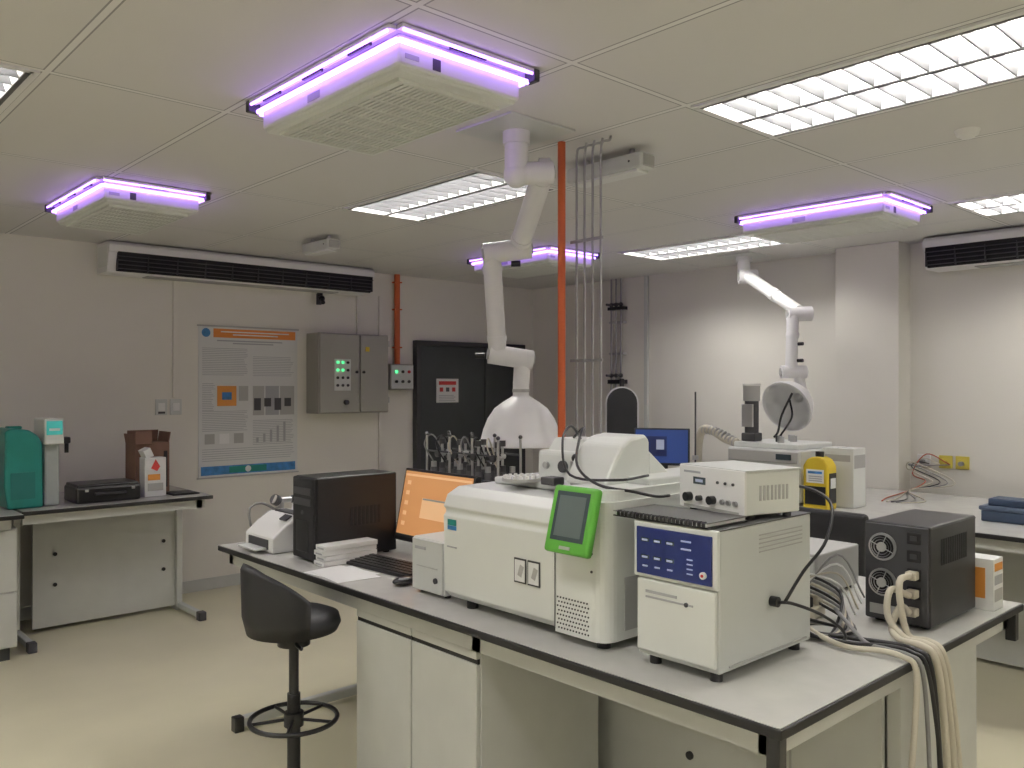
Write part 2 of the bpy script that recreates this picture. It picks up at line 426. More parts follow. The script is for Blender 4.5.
o.box(BX0+.012,BX0+.045,BY0+.012,BY0+.045,.735,.832,BLACK,bev=.003)
o.box(BX1-.045,BX1-.012,BY0+.012,BY0+.045,.735,.832,BLACK,bev=.003)
o.done((2.45,2.4,0))
def cabinet(name,fx_,y0,y1,depth,z0=.08,z1=.772):
    o=O(name); xa,xb=fx_,fx_+depth
    o.box(xa,xb,y0,y1,z0,z1,PANEL,bev=.003)
    o.box(xa+.03,xb-.03,y0+.02,y1-.02,.0,z0,DGREY)
    w=(y1-y0)/2
    for i in range(2):
        a=y0+w*i+.004; b_=y0+w*(i+1)-.004
        o.box(xa-.018,xa,a,b_,z0+.005,z1-.045,PANEL,bev=.003)
        o.box(xa-.012,xa-.002,a,b_,z1-.046,z1-.030,BLACK)
        o.box(xa-.018,xa,a,b_,z1-.030,z1-.002,PANEL,bev=.003)
    o.done(((xa+xb)/2,(y0+y1)/2,0))
cabinet('base_cabinet',1.73,2.03,2.73,.55)
o=O('base_cabinet'); o.box(2.58,3.12,1.08,1.62,.08,.772,PANEL,bev=.003); o.box(2.62,3.09,1.10,1.6,0,.08,DGREY)
o.box(2.585,2.86,1.062,1.08,.09,.765,PANEL,bev=.003); o.box(2.866,3.115,1.062,1.08,.09,.765,PANEL,bev=.003); o.done((2.9,1.4,0))

o=O('wall_lab_bench'); worktop(o,1.25,2.40,5.62,6.50)
o.box(1.42,2.37,6.12,6.14,.03,.80,PANEL)
o.box(1.26,2.36,5.66,5.70,.775,.832,PANEL); o.box(2.30,2.34,5.66,6.45,.775,.832,PANEL)
o.box(2.33,2.37,6.08,6.20,0,.80,PANEL,bev=.003)
o.box(2.335,2.375,5.70,6.40,.015,.055,CREAM2,bev=.006); o.box(2.33,2.38,5.68,5.74,0,.06,DGREY,bev=.005)
o.box(1.30,1.34,5.70,6.40,.015,.055,CREAM2,bev=.006); o.box(1.295,1.345,5.68,5.74,0,.06,DGREY,bev=.005)
o.box(1.30,1.34,6.08,6.20,0,.80,PANEL,bev=.003)
for z in (.3,.5): 
    for xx in (1.55,2.25): o.cyl((xx,6.112,z),(xx,6.12,z),.013,BLACK,n=12)
o.done((1.8,6,0))
o=O('wall_lab_bench'); worktop(o,-.9,1.235,5.50,6.50)
o.box(-.85,1.18,5.56,5.60,.775,.832,PANEL); o.box(-.8,.6,6.12,6.14,.03,.80,PANEL)
o.box(-.85,-.80,5.6,6.4,0,.8,PANEL)
o.done((.2,6,0))
o=O('base_cabinet')
o.box(.66,1.22,5.60,6.35,.08,.772,PANEL,bev=.003); o.box(.69,1.19,5.64,6.3,0,.08,DGREY)
o.box(.665,1.215,5.582,5.60,.09,.40,PANEL,bev=.003); o.box(.665,1.215,5.582,5.60,.41,.765,PANEL,bev=.003); o.box(.68,1.20,5.587,5.60,.40,.41,GREY)
o.done((.9,6,0))

o=O('rear_lab_bench'); worktop(o,4.63,6.08,-.6,4.9)
o.box(4.67,4.71,-.55,4.85,.775,.832,PANEL)
o.box(5.30,5.32,-.5,4.8,.03,.80,PANEL)
for yy in (-.55,.9,2.4,3.6,4.8): o.box(5.25,5.37,yy,yy+.04,0,.8,PANEL,bev=.003); o.box(4.70,6.0,yy,yy+.04,.015,.06,CREAM2,bev=.005)
o.done((5.3,2,0))

# ---------------------------------------------------------------- pipes on island
o=O('orange_service_conduit'); o.cyl((2.575,2.50,.86),(2.575,2.50,H-.001),.0165,ORANGE,n=16)
o.cyl((2.575,2.50,.86),(2.575,2.50,.875),.035,STEEL); o.done((2.575,2.5,.86))
o=O('gas_supply_pipes')
for i in range(4):
    yy=2.455-.045*i
    o.cyl((2.62,yy,.86),(2.62,yy,H-.06-.02*(i%2)),.0055,PIPE,n=10)
    o.tube([(2.62,yy,H-.06-.02*(i%2)),(2.625,yy-.004,H-.03),(2.65,yy-.02,H-.02),(2.66,yy-.02,H-.001)],.0055,PIPE,n=8)
    o.cyl((2.62,yy,1.10),(2.62,yy,1.14),.011,STEEL,n=10)
for z in (1.2,1.7,2.2): o.box(2.606,2.612,2.30,2.48,z,z+.012,PIPE)
o.done((2.62,2.4,.86))

# ---------------------------------------------------------------- extraction arms
def dome(o,apex,axis,R,L,m):
    outer=[(.035,-.06),(.038,0),(.052,.010),(.085,.030),(.125,.060),(R*.83,L*.46),(R*.94,L*.68),(R,L*.88),(R+.008,L*.90),(R+.008,L)]
    o.lathe(outer,apex,axis,m,n=40)
    inner=[(R+.008,L),(R-.008,L),(R-.010,L*.88),(R*.80,L*.47),(.115,.066),(.04,.035)]
    o.lathe(inner,apex,axis,m,n=40)
def joint(o,p,q,r):
    p=Vector(p);q=Vector(q); o.cyl(p,q,r,DUCT,n=24); d=(q-p).normalized()
    o.cyl(q,q+d*.008,r*.6,GREY,n=16); o.cyl(p-d*.008,p,r*.6,GREY,n=16)
o=O('fume_extraction_arm')
o.box(2.14,2.49,2.34,2.67,H-.010,H-.0005,CREAM2,bev=.002)
o.cyl((2.32,2.505,2.44),(2.32,2.505,H-.01),.048,DUCT,n=28); o.cyl((2.32,2.505,H-.06),(2.32,2.505,H-.01),.055,DUCT,n=28)
o.sph((2.32,2.505,2.45),.053,DUCT); joint(o,(2.30,2.52,2.45),(2.44,2.42,2.465),.045)
A=Vector((2.44,2.47,2.48)); B=Vector((2.64,2.83,2.24))
joint(o,(2.42,2.48,2.48),(2.455,2.45,2.48),.050)
o.cyl(A,B,.045,DUCT,n=28)
for t in(.12,.9): 
    c=A.lerp(B,t); d=(B-A).normalized()*.012; o.cyl(c-d,c+d,.049,DUCT,n=28)
joint(o,(2.68,2.80,2.23),(2.51,2.93,2.20),.048)
C=Vector((2.54,2.91,2.20)); D=Vector((2.62,2.96,1.77))
o.cyl(C,D,.042,DUCT,n=28)
for t in(.15,.88):
    c=C.lerp(D,t); d=(D-C).normalized()*.012; o.cyl(c-d,c+d,.046,DUCT,n=28)
joint(o,(2.59,2.985,1.75),(2.76,2.87,1.72),.046)
o.cyl((2.725,2.90,1.73),(2.728,2.915,1.60),.040,DUCT,r2=.038,n=24); o.cyl((2.728,2.915,1.585),(2.728,2.915,1.57),.041,GREY,n=24)
dome(o,(2.728,2.915,1.555),(0,0,-1),.190,.235,DUCT)
o.cyl((2.728,2.915,1.54),(2.728,2.915,1.62),.038,DUCT)
for e in ((2.655,2.84,2.16),(2.575,3.0,1.74)): o.cyl(e,(e[0]-.03,e[1]+.03,e[2]-.0),.014,BLACK,n=10)
o.done((2.32,2.505,H))

o=O('fume_extraction_arm')
o.box(5.72,6.02,3.55,3.85,H-.012,H-.0005,CREAM2)
o.cyl((5.87,3.70,2.46),(5.87,3.70,H-.01),.05,DUCT); o.cyl((5.87,3.70,H-.05),(5.87,3.70,H-.01),.062,DUCT)
joint(o,(5.83,3.72,2.46),(5.93,3.62,2.46),.055)
o.cyl((5.86,3.66,2.46),(5.66,3.12,2.14),.045,DUCT,n=24); o.cyl((5.76,3.39,2.30),(5.74,3.34,2.27),.05,DUCT)
joint(o,(5.60,3.17,2.12),(5.72,3.05,2.12),.052)
o.cyl((5.62,3.14,2.12),(5.56,3.12,1.72),.042,DUCT,n=24); o.cyl((5.60,3.13,1.98),(5.595,3.13,1.95),.047,DUCT)
joint(o,(5.51,3.17,1.70),(5.64,3.05,1.70),.046)
for e in ((5.60,3.10,1.90),(5.58,3.09,1.78)): o.cyl(e,(e[0],e[1]-.05,e[2]),.013,BLACK,n=10)
o.cyl((5.60,3.09,1.70),(5.64,3.08,1.56),.036,DUCT)
dome(o,(5.62,3.08,1.53),(-.90,.05,-.38),.18,.20,DUCT)
o.tube([(5.45,3.05,1.55),(5.40,3.10,1.40),(5.38,3.12,1.28),(5.36,3.14,1.24)],.008,BLACK); o.tube([(5.47,3.08,1.50),(5.44,3.05,1.38),(5.36,3.10,1.24)],.007,BLACK)
o.done((5.87,3.7,H))

# ---------------------------------------------------------------- atomic absorption spectrometer
o=O('atomic_absorption_spectrometer')
prof=[(1.80,.885),(1.772,.91),(1.765,1.165),(1.775,1.175),(1.775,1.185),(1.765,1.195),(1.782,1.235),(1.83,1.258),(2.42,1.27),(2.44,1.25),(2.44,.885)]
o.prism(prof,'y',1.745,2.270,CREAM,bev=.004)
poly=[(1.768,1.742),(1.768,1.60)]+[(1.818-.05*math.cos(t),1.60-.05*math.sin(t)) for t in [math.radians(a) for a in range(15,91,15)]]+[(2.44,1.55),(2.44,1.742)]
o.prism(poly,'z',.885,1.275,CREAM)
poly2=[(1.80,1.742),(1.80,1.61)]+[(1.84-.04*math.cos(t),1.60-.04*math.sin(t)) for t in [math.radians(a) for a in range(15,91,15)]]+[(2.44,1.56),(2.44,1.742)]
o.prism(poly2,'z',1.275,1.305,CREAM)
for a in ((1.82,1.6),(1.82,2.18),(2.38,1.6),(2.38,2.18)): o.cyl((*a,.86),(*a,.886),.02,BLACK)
o.box(1.95,2.40,1.84,2.22,1.262,1.285,CREAM2,bev=.006)
lid=[(1.90,1.30),(1.94,1.37),(1.98,1.42),(2.02,1.442),(2.09,1.45),(2.11,1.43),(2.11,1.30)]
o.prism(lid,'y',1.665,1.835,CREAM,bev=.010)
o.prism([(2.11,1.30),(2.11,1.40),(2.20,1.335),(2.24,1.30)],'y',1.67,1.83,CREAM,bev=.006)
o.box(2.0,2.42,1.58,1.74,1.30,1.325,CREAM2,bev=.006)
o.box(2.05,2.27,1.93,2.11,1.27,1.38,CREAM,bev=.015,seg=3)
o.prism([(2.08,1.375),(2.26,1.375),(2.23,1.42),(2.12,1.42)],'y',1.95,2.09,CREAM,bev=.004)
o.cyl((2.04,1.98,1.33),(2.06,1.98,1.33),.02,DGREY); o.cyl((2.04,2.06,1.33),(2.06,2.06,1.33),.012,GREY)
for i in range(3): o.cyl((2.02,1.85+.025*i,1.28),(2.02,1.85+.025*i,1.33+.01*i),.009,(DGREY,GREY,STEEL)[i],n=12)
o.box(1.90,1.95,1.88,1.94,1.285,1.31,DGREY,bev=.004)
o.cyl((1.98,1.86,1.28),(1.98,1.86,1.36),.018,STEEL); o.sph((1.98,1.86,1.37),.014,BLACK)
o.cyl((1.93,2.06,1.285),(1.93,2.06,1.295),.065,GREY,n=32)
for i in range(16):
    a=i*math.pi/8; o.cyl((1.93+.055*math.cos(a),2.06+.055*math.sin(a),1.295),(1.93+.055*math.cos(a),2.06+.055*math.sin(a),1.304),.006,WHITE,n=8)
o.box(1.7655,1.7665,1.7405,1.7435,.90,1.27,DGREY)
for a in (1.83,1.89):
    o.box(1.7640,1.767,a-.026,a+.026,1.0,1.075,DGREY); o.box(1.763,1.7645,a-.022,a+.022,1.005,1.07,PAPER)
    o.box(1.7625,1.7635,a-.014,a+.004,1.02,1.055,GREY,tilt=('X',20))
o.box(1.764,1.7665,2.20,2.245,1.135,1.155,TEAL); o.box(1.764,1.7665,2.20,2.245,1.12,1.134,SKYP)
o.box(1.766,1.772,2.20,2.25,1.06,1.065,TEXT)
for r in range(8):
    for c in range(11):
        yy=1.612+.0115*c+(.005 if r%2 else 0); z=.90+.0125*r
        o.cyl((1.7665,yy,z),(1.769,yy,z),.0028,BLACKM,n=6)
for i in range(2): o.cyl((1.766,1.60,1.08+.05*i),(1.77,1.60,1.08+.05*i),.004,DGREY,n=8)
o.box(1.85,2.0,1.548,1.551,.91,1.06,GREY)
o.done((2.1,1.9,.86))
o=O('touchscreen_display'); c=Vector((1.722,1.628,1.225))
T=Matrix.Translation(c)@Matrix.Rotation(math.radians(15),4,'Y')
o.box(-.014,.014,-.083,.083,-.095,.095,GREEN,bev=.010,seg=3,M=T)
o.box(-.0155,-.010,-.062,.062,-.060,.078,LCDG,bev=.001,M=T)
o.box(-.0162,-.015,-.05,.05,-.048,.066,mat('lcd_off',(.12,.15,.15),.25),M=T)
o.box(-.0165,-.012,-.02,.02,-.083,-.074,GREY,M=T)
o.box(.012,.026,-.04,.04,-.03,.04,GREY,M=T)
o.done(c)

# ---------------------------------------------------------------- furnace power supply
o=O('graphite_furnace_power_supply')
Tf=Matrix.Translation((-.008,.018,0))
def B(*a,**k): o.box(*a,M=Tf,**k)
B(1.80,2.25,1.18,1.435,.885,1.24,CREAM2,bev=.006)
B(1.785,1.80,1.177,1.438,1.095,1.243,CREAM,bev=.004)
B(1.779,1.786,1.19,1.425,1.105,1.228,BLUE,bev=.002)
B(1.788,1.80,1.185,1.43,.90,1.09,CREAM,bev=.004)
B(1.80,2.25,1.18,1.435,1.2395,1.2425,TOPDK)
for c in range(3):
    for r in range(2):
        yy=1.395-.04*c; z=1.195-.045*r
        B(1.777,1.779,yy-.013,yy+.013,z-.004,z+.006,LCDG); B(1.776,1.777,yy-.009,yy+.009,z-.002,z+.003,LEDW)
    B(1.777,1.779,1.395-.04*c-.008,1.395-.04*c+.008,1.125,1.129,LEDW)
for z in (1.205,1.185): B(1.777,1.779,1.25,1.28,z,z+.004,LEDW)
for i in range(4): B(1.777,1.779,1.245,1.262,1.125+.012*i,1.128+.012*i,LEDW)
o.cyl((1.772,1.212,1.130),(1.779,1.212,1.130),.009,PAPER,n=12,M=Tf); o.cyl((1.770,1.212,1.130),(1.772,1.212,1.130),.004,RED,n=8,M=Tf)
B(1.786,1.789,1.30,1.40,1.055,1.062,TEXT); B(1.786,1.789,1.25,1.40,1.042,1.047,TEXT)
o.cyl((1.784,1.27,1.045),(1.789,1.27,1.045),.006,DGREY,n=10,M=Tf)
for zz in range(5): B(1.98,2.20,1.1785,1.181,1.165+.011*zz,1.168+.011*zz,GREY)
for a in ((1.83,1.21),(1.83,1.40),(2.21,1.21),(2.21,1.40)): o.cyl((*a,.86),(*a,.887),.016,BLACK,M=Tf)
B(1.84,2.22,1.176,1.181,.895,.90,GREY)
o.done((2.0,1.3,.86))
o=O('spiral_bound_manual')
o.box(1.775,1.95,1.225,1.52,1.249,1.258,PAPER,bev=.001); o.box(1.773,1.952,1.22,1.525,1.258,1.260,TOPDK); o.box(1.773,1.952,1.22,1.525,1.2455,1.249,BLACK)
for i in range(22):
    yy=1.232+.0130*i; o.cyl((1.777,yy-.0035,1.2545),(1.777,yy+.0035,1.2545),.0088,BLACK,n=10)
o.done((1.9,1.35,1.25))

o=O('temperature_controller_unit')
o.box(0,.20,-.128,.128,.012,.128,CREAM,bev=.004)
o.box(-.006,.003,-.131,.131,.010,.130,WHITE,bev=.002)
o.box(-.002,.202,-.1315,.1315,.128,.132,CREAM2)
o.box(-.0075,-.005,.02,.070,.080,.100,LCDG); o.box(-.0085,-.0075,.03,.06,.086,.094,LEDW)
for y_,r in ((.085,.013),(-.012,.012)): o.cyl((-.024,y_,.042),(-.006,y_,.042),r,BLACK,n=18)
o.cyl((-.02,.04,.042),(-.006,.04,.042),.008,DGREY,n=12)
for y_ in (-.05,-.075,-.10): o.cyl((-.014,y_,.042),(-.006,y_,.042),.007,STEEL,n=12)
for y_ in (-.03,-.06,-.09): o.cyl((-.010,y_,.092),(-.006,y_,.092),.004,DGREY,n=10)
o.box(-.0075,-.005,-.11,.11,.012,.020,GREY); o.box(-.0075,-.005,.04,.11,.110,.116,TEXT)
for k in range(8): o.box(.05+.014*k,.057+.014*k,-.1295,-.127,.05,.09,GREY)
for a in ((.03,-.11),(.03,.11),(.17,-.11),(.17,.11)): o.cyl((a[0],a[1],0),(a[0],a[1],.013),.012,BLACK,n=12)
o.done((0,0,0),rz=-14,loc=(1.998,1.360,1.2435))

# ---------------------------------------------------------------- UPS
DX,DY=.005,-.030
o=O('uninterruptible_power_supply')
o.box(2.64,3.01,1.06,1.26,.87,1.175,BLACK,bev=.006)
o.box(2.634,2.642,1.064,1.256,.875,1.17,DGREY,bev=.002)
for z in (1.10,.99):
    o.cyl((2.628,1.20,z),(2.636,1.20,z),.043,STEEL,n=28); o.cyl((2.625,1.20,z),(2.629,1.20,z),.036,BLACKM,n=28); o.cyl((2.621,1.20,z),(2.626,1.20,z),.015,GREY,n=16)
    for k in range(3): o.lathe([(.022+.008*k,0),(.0235+.008*k,.0015)],(2.622,1.20,z),(-1,0,0),STEEL,n=24)
    for k in range(4):
        a=k*math.pi/2+.4; o.cyl((2.6225,1.20,z),(2.6225,1.20+.038*math.cos(a),z+.038*math.sin(a)),.0016,STEEL,n=6)
for i in range(4): o.box(2.628,2.635,1.085,1.125,1.12-.055*i,1.155-.055*i,BLACKM,bev=.002); o.box(2.626,2.629,1.095,1.115,1.13-.055*i,1.145-.055*i,DGREY)
for i in range(3): o.box(2.60,2.632,1.088,1.12,.905+.055*i,.93+.055*i,CABW,bev=.004)
o.box(2.63,2.635,1.14,1.24,.89,.92,GREY)
for k in range(12): o.box(2.72+.018*k,2.73+.018*k,1.0585,1.061,1.05,1.13,BLACKM)
for a in ((2.68,1.09),(2.68,1.23),(2.98,1.09),(2.98,1.23)): o.cyl((*a,.86),(*a,.872),.014,BLACKM,n=12)
o.box(2.645,3.005,1.0585,1.061,1.165,1.168,DGREY)
o.done((2.83,1.16,.86),loc=(2.83+DX,1.16+DY,.86))
o=O('toner_carton'); o.box(3.04,3.13,.985,1.08,.861,1.03,PAPER,bev=.002); o.box(3.038,3.0405,1.01,1.06,.90,1.0,ORP); o.box(3.05,3.12,.9835,.986,.89,.93,GREY); o.box(3.05,3.12,.9835,.986,.99,1.015,ORP); o.box(3.05,3.12,.9835,.986,.945,.975,TEXT); o.done((3.09,1.03,.86))
o=O('gas_flow_controller')
o.box(2.74,3.05,1.44,1.70,.875,1.02,GREY,bev=.006); o.box(2.732,2.742,1.45,1.69,.885,1.01,CREAM2,bev=.003)
for k in range(4): o.cyl((2.71,1.48+.06*k,.96),(2.734,1.48+.06*k,.96),.009,STEEL,n=10)
for k in range(5): o.box(2.729,2.733,1.46+.04*k,1.485+.04*k,.91,.925,DGREY)
for a in ((2.77,1.47),(2.77,1.67),(3.02,1.47),(3.02,1.67)): o.cyl((*a,.86),(*a,.876),.014,BLACKM,n=12)
for k in range(4): o.tube([(2.71,1.48+.06*k,.96),(2.66,1.47+.05*k,.97+.02*k),(2.62,1.44+.03*k,.92),(2.62,1.42+.02*k,.872),(2.70,1.41,.866)],.0035,(PAPER,CABW,CABG,PAPER)[k])
o.done((2.9,1.55,.86))
o=O('power_adapter_strip'); o.box(2.42,2.60,1.325,1.385,.861,.90,CABW,bev=.008,tilt=('Z',8))
for k in range(3): o.box(2.44+.055*k,2.47+.055*k,1.34,1.37,.896,.93,BLACK if k%2 else CABW,bev=.004)
o.done((2.51,1.35,.86))

# ---------------------------------------------------------------- cables
o=O('cable_bundle')
def drape(x,c,r,start,mid=None,sway=0.,low=.12):
    pts=[start]+(mid or [])+[(x,1.03,.869+r),(x,.972,.866+r),(x+.004,.938,.845),(x+.01+sway*.4,.925,.70),(x+sway,.915,.45),(x+sway*1.4,.93,low)]
    o.tube(pts,r,c)
drape(2.44,CABW,.010,(2.602,1.075,.92),[(2.53,1.07,.95),(2.47,1.07,.90)],.03)
drape(2.468,CABW,.010,(2.602,1.075,.97),[(2.51,1.09,1.0),(2.47,1.08,.93)],.05)
drape(2.495,CABW,.010,(2.602,1.075,1.03),[(2.50,1.06,1.03),(2.49,1.05,.95)],.06,.2)
drape(2.40,BLACK,.007,(2.36,1.40,.875),[(2.33,1.28,.875),(2.38,1.15,.872)],.02)
drape(2.375,BLACK,.006,(2.40,1.36,.88),[(2.30,1.30,.88),(2.33,1.14,.872)],.06)
drape(2.31,CABW,.008,(2.40,1.32,.885),[(2.32,1.22,.88),(2.29,1.12,.872)],-.12,.02)
drape(2.345,CABG,.006,(2.55,1.28,.90),[(2.45,1.2,.90),(2.37,1.1,.872)],.0)
for k in range(7):
    o.tube([(2.30+.02*k,1.46+.01*k,.87),(2.38,1.52-.03*k,.875+.012*k),(2.50,1.43-.01*k,.94+.01*k),(2.58,1.28,.875+.012*k),(2.45,1.17+.01*k,.873),(2.36-.008*k,1.21,.872),(2.33,1.30,.875+.006*k),(2.42,1.27-.01*k,.885)],.0048,(BLACK,CABW,CABG,BLACK,CABW,CABG,BLACK)[k])
for k in range(4):
    o.tube([(2.60,1.24-.01*k,.88+.02*k),(2.56,1.28,.98+.03*k),(2.50,1.40,1.0-.03*k),(2.48,1.50,.93),(2.54,1.56,.88+.01*k)],.0033,(PAPER,CABW,PAPER,CABG)[k])
o.done((2.45,1.1,.86))
o=O('signal_cable')
o.tube([(2.12,2.0,1.424),(2.08,1.92,1.46),(2.0,1.86,1.44),(1.88,1.76,1.36),(1.84,1.64,1.315),(1.88,1.54,1.30),(1.94,1.51,1.285),(1.985,1.495,1.285)],.0045,BLACK)
o.tube([(2.10,1.95,1.424),(2.0,1.90,1.47),(1.91,1.85,1.43),(1.87,1.78,1.33),(1.90,1.62,1.325),(2.02,1.60,1.332)],.004,BLACK)
o.done()
o=O('power_cable')
o.tube([(2.21,1.33,1.30),(2.28,1.26,1.31),(2.30,1.17,1.27),(2.20,1.13,1.18),(2.12,1.155,1.10),(2.05,1.168,1.03)],.0045,BLACK)
o.cyl((2.03,1.176,1.03),(2.03,1.197,1.03),.014,BLACK,n=14)
o.tube([(2.03,1.176,1.03),(2.08,1.163,1.02),(2.18,1.14,.98),(2.27,1.13,.93),(2.33,1.14,.89),(2.36,1.16,.867)],.0045,BLACK)
o.done()

# ---------------------------------------------------------------- computer corner
o=O('small_pump_unit')
o.box(1.81,2.14,2.32,2.505,.87,1.06,CREAM,bev=.006); o.box(1.803,1.812,2.325,2.50,.875,1.055,CREAM2,bev=.003)
o.box(1.80,1.804,2.42,2.48,1.02,1.03,TEXT); o.box(1.80,1.804,2.35,2.47,.96,.962,GREY); o.cyl((1.797,2.36,.92),(1.804,2.36,.92),.010,DGREY)
for a in ((1.84,2.34),(1.84,2.48),(2.11,2.34),(2.11,2.48)): o.cyl((*a,.86),(*a,.872),.012,BLACK,n=12)
o.done((1.97,2.4,.86))

def monitor(name,c,w,h,yaw,tilt,scr,stand=.12,layout=None,foot=.10):
    o=O(name); zc=stand+h/2
    T=Matrix.Translation((0,0,zc))@Matrix.Rotation(math.radians(tilt),4,'Y')
    o.box(-.015,.02,-w/2-.012,w/2+.012,-h/2-.018,h/2+.012,BLACK,bev=.005,M=T)
    o.box(.018,.045,-w*.32,w*.32,-h*.3,h*.3,BLACK,bev=.01,M=T)
    o.box(-.0165,-.014,-w/2,w/2,-h/2,h/2,scr,M=T)
    if layout: layout(o,T,w,h)
    o.box(.035,.060,-.04,.04,.01,zc,BLACK,bev=.004)
    o.cyl((.0,0,0),(.0,0,.014),foot,BLACK,n=32)
    o.done((0,0,0),rz=yaw,loc=c)
def lay(o,T,w,h):
    o.box(-.0172,-.0165,-w/2+.005,w/2-.005,h/2-.022,h/2-.012,SCRW,M=T)
    for i in range(5): o.box(-.0172,-.0165,w/2-.05,w/2-.025,-h/2+.05+.045*i,-h/2+.068+.045*i,SCRW,M=T)
    o.box(-.0172,-.0165,-w*.30,w*.18,-h*.18,h*.12,SCRW,M=T); o.box(-.0176,-.0172,-w*.29,w*.17,h*.09,h*.115,GREY,M=T)
    o.box(-.0172,-.0165,-w/2,w/2,-h/2,-h/2+.012,DGREY,M=T)
monitor('computer_monitor',(2.22,2.905,.86),.47,.29,0,12,SCRO,.07,lay,.085)
monitor('computer_monitor',(2.86,3.42,.86),.42,.26,172,8,SCRB,.09)
o=O('keyboard'); T=Matrix.Translation((1.955,2.86,.861))@Matrix.Rotation(math.radians(4),4,'Z')
o.prism([(-.070,.0),(.070,.0),(.070,.024),(-.070,.012)],'y',-.205,.205,BLACK,bev=.003,M=T)
for r in range(5):
    for k in range(18):
        z=.0135+.0023*r; o.box(-.060+.025*r,-.040+.025*r,-.195+.0218*k,-.177+.0218*k,z,z+.006,BLACK,M=T)
o.done((1.96,2.9,.86))
o=O('computer_mouse'); o.sph((1.84,2.60,.876),.03,BLACK,(1.7,1.05,.5)); o.box(1.815,1.82,2.598,2.602,.888,.892,GREY); o.tube([(1.885,2.60,.872),(1.95,2.60,.864),(2.05,2.60,.864),(2.15,2.62,.864)],.002,BLACK); o.done((1.84,2.6,.86))
o=O('computer_tower')
o.box(1.79,2.19,3.155,3.34,.868,1.215,BLACK,bev=.006); o.box(1.775,1.792,3.157,3.338,.87,1.213,BLACKM,bev=.008)
for i in range(2): o.box(1.771,1.777,3.175,3.32,1.14-.045*i,1.17-.045*i,DGREY,bev=.002)
o.box(1.772,1.777,3.20,3.30,.90,1.03,BLACK,bev=.004); o.cyl((1.771,3.25,1.065),(1.777,3.25,1.065),.008,DGREY,n=14)
for k in range(8): o.box(1.95+.02*k,1.962+.02*k,3.1535,3.156,1.0,1.08,BLACKM)
for a in ((1.82,3.18),(1.82,3.31),(2.15,3.18),(2.15,3.31)): o.cyl((*a,.86),(*a,.87),.014,BLACKM,n=12)
o.done((2.0,3.25,.86))
o=O('inkjet_printer')
o.prism([(1.74,.862),(2.02,.862),(2.02,.99),(1.96,1.015),(1.86,1.015),(1.80,.98),(1.74,.93)],'y',3.45,3.72,WHITE,bev=.008)
o.box(1.735,1.75,3.49,3.68,.875,.92,DGREY,bev=.003); o.box(1.68,1.80,3.50,3.67,.876,.884,CREAM2,bev=.002)
o.box(1.96,1.985,3.48,3.69,1.00,1.065,CREAM,bev=.006,tilt=('Y',14)); o.box(1.955,1.965,3.50,3.67,1.01,1.09,PAPER,tilt=('Y',14)); o.box(1.81,1.845,3.47,3.53,1.005,1.012,DGREY,tilt=('Y',-30)); o.box(1.87,1.93,3.48,3.69,1.015,1.021,DGREY,bev=.002)
o.done((1.9,3.6,.86))
o=O('carton_stack')
for k in range(4): o.box(1.77+.008*(k%2),2.03,3.065+.004*(k%3),3.145,.861+.021*k,.881+.021*k,PAPER,bev=.002); o.box(1.769+.008*(k%2),1.77+.008*(k%2),3.08,3.13,.866+.021*k,.872+.021*k,TEXT)
o.done((1.9,3.1,.86))
o=O('paper_sheets')
for k,(x,y_,a) in enumerate(((1.77,2.93,8),(1.77,2.90,-6))): o.box(x-.09,x+.09,y_-.125,y_+.125,.8605+.0008*k,.8612+.0008*k,PAPER,tilt=('Z',a))
o.done((1.77,2.91,.86))
o=O('gas_regulator')
o.cyl((1.95,3.77,.86),(1.95,3.77,.90),.035,STEEL); o.cyl((1.95,3.77,.90),(1.95,3.77,1.05),.010,STEEL); o.cyl((1.90,3.77,1.05),(2.00,3.77,1.05),.014,STEEL)
o.cyl((1.92,3.76,1.05),(1.90,3.75,1.06),.026,DGREY,n=24); o.cyl((1.90,3.75,1.06),(1.898,3.75,1.061),.021,GREY,n=24); o.sph((2.01,3.77,1.05),.020,DGREY)
o.tube([(1.93,3.78,1.0),(1.86,3.80,1.04),(1.80,3.80,1.02),(1.80,3.79,.94),(1.84,3.79,.868)],.006,CABG)
o.tube([(1.95,3.78,1.02),(1.88,3.81,.98),(1.85,3.81,.92),(1.90,3.80,.868)],.006,STEEL)
o.done((1.95,3.77,.86))

# sample / valve rack behind the monitor
o=O('autosampler_rack'); R0=2.37
RK=mat('rack_dark_metal',(.09,.09,.095),.4,metal=.5)
o.box(R0,R0+.17,2.66,3.22,.862,1.13,GREY,bev=.008)
o.box(R0+.01,R0+.16,2.68,3.20,1.13,1.15,RK,bev=.003)
for k in range(8):
    yy=2.715+.064*k
    for j,xx in enumerate((R0+.035,R0+.12)):
        o.cyl((xx,yy,1.15),(xx,yy,1.225),.017,GLASS,n=14); o.cyl((xx,yy,1.225),(xx,yy,1.25),.013,(RK,STEEL,RK)[(k+j)%3],n=12)
        if (k+j)%2==0:
            o.cyl((xx,yy,1.25),(xx,yy,1.35),.006,STEEL,n=8); o.cyl((xx,yy,1.335),(xx,yy,1.36),.014,RK,n=10)
            o.cyl((xx-.022,yy,1.29),(xx+.012,yy,1.29),.011,STEEL,n=10); o.cyl((xx-.034,yy,1.29),(xx-.022,yy,1.29),.016,RK,n=12)
for z in (1.19,1.30): 
    for xx in (R0+.015,R0+.145): o.cyl((xx,2.69,z),(xx,3.19,z),.0045,RK,n=8)
for yy in (2.69,2.86,3.02,3.19):
    for xx in (R0+.015,R0+.145): o.cyl((xx,yy,1.15),(xx,yy,1.375),.0055,STEEL,n=8); o.sph((xx,yy,1.378),.009,RK)
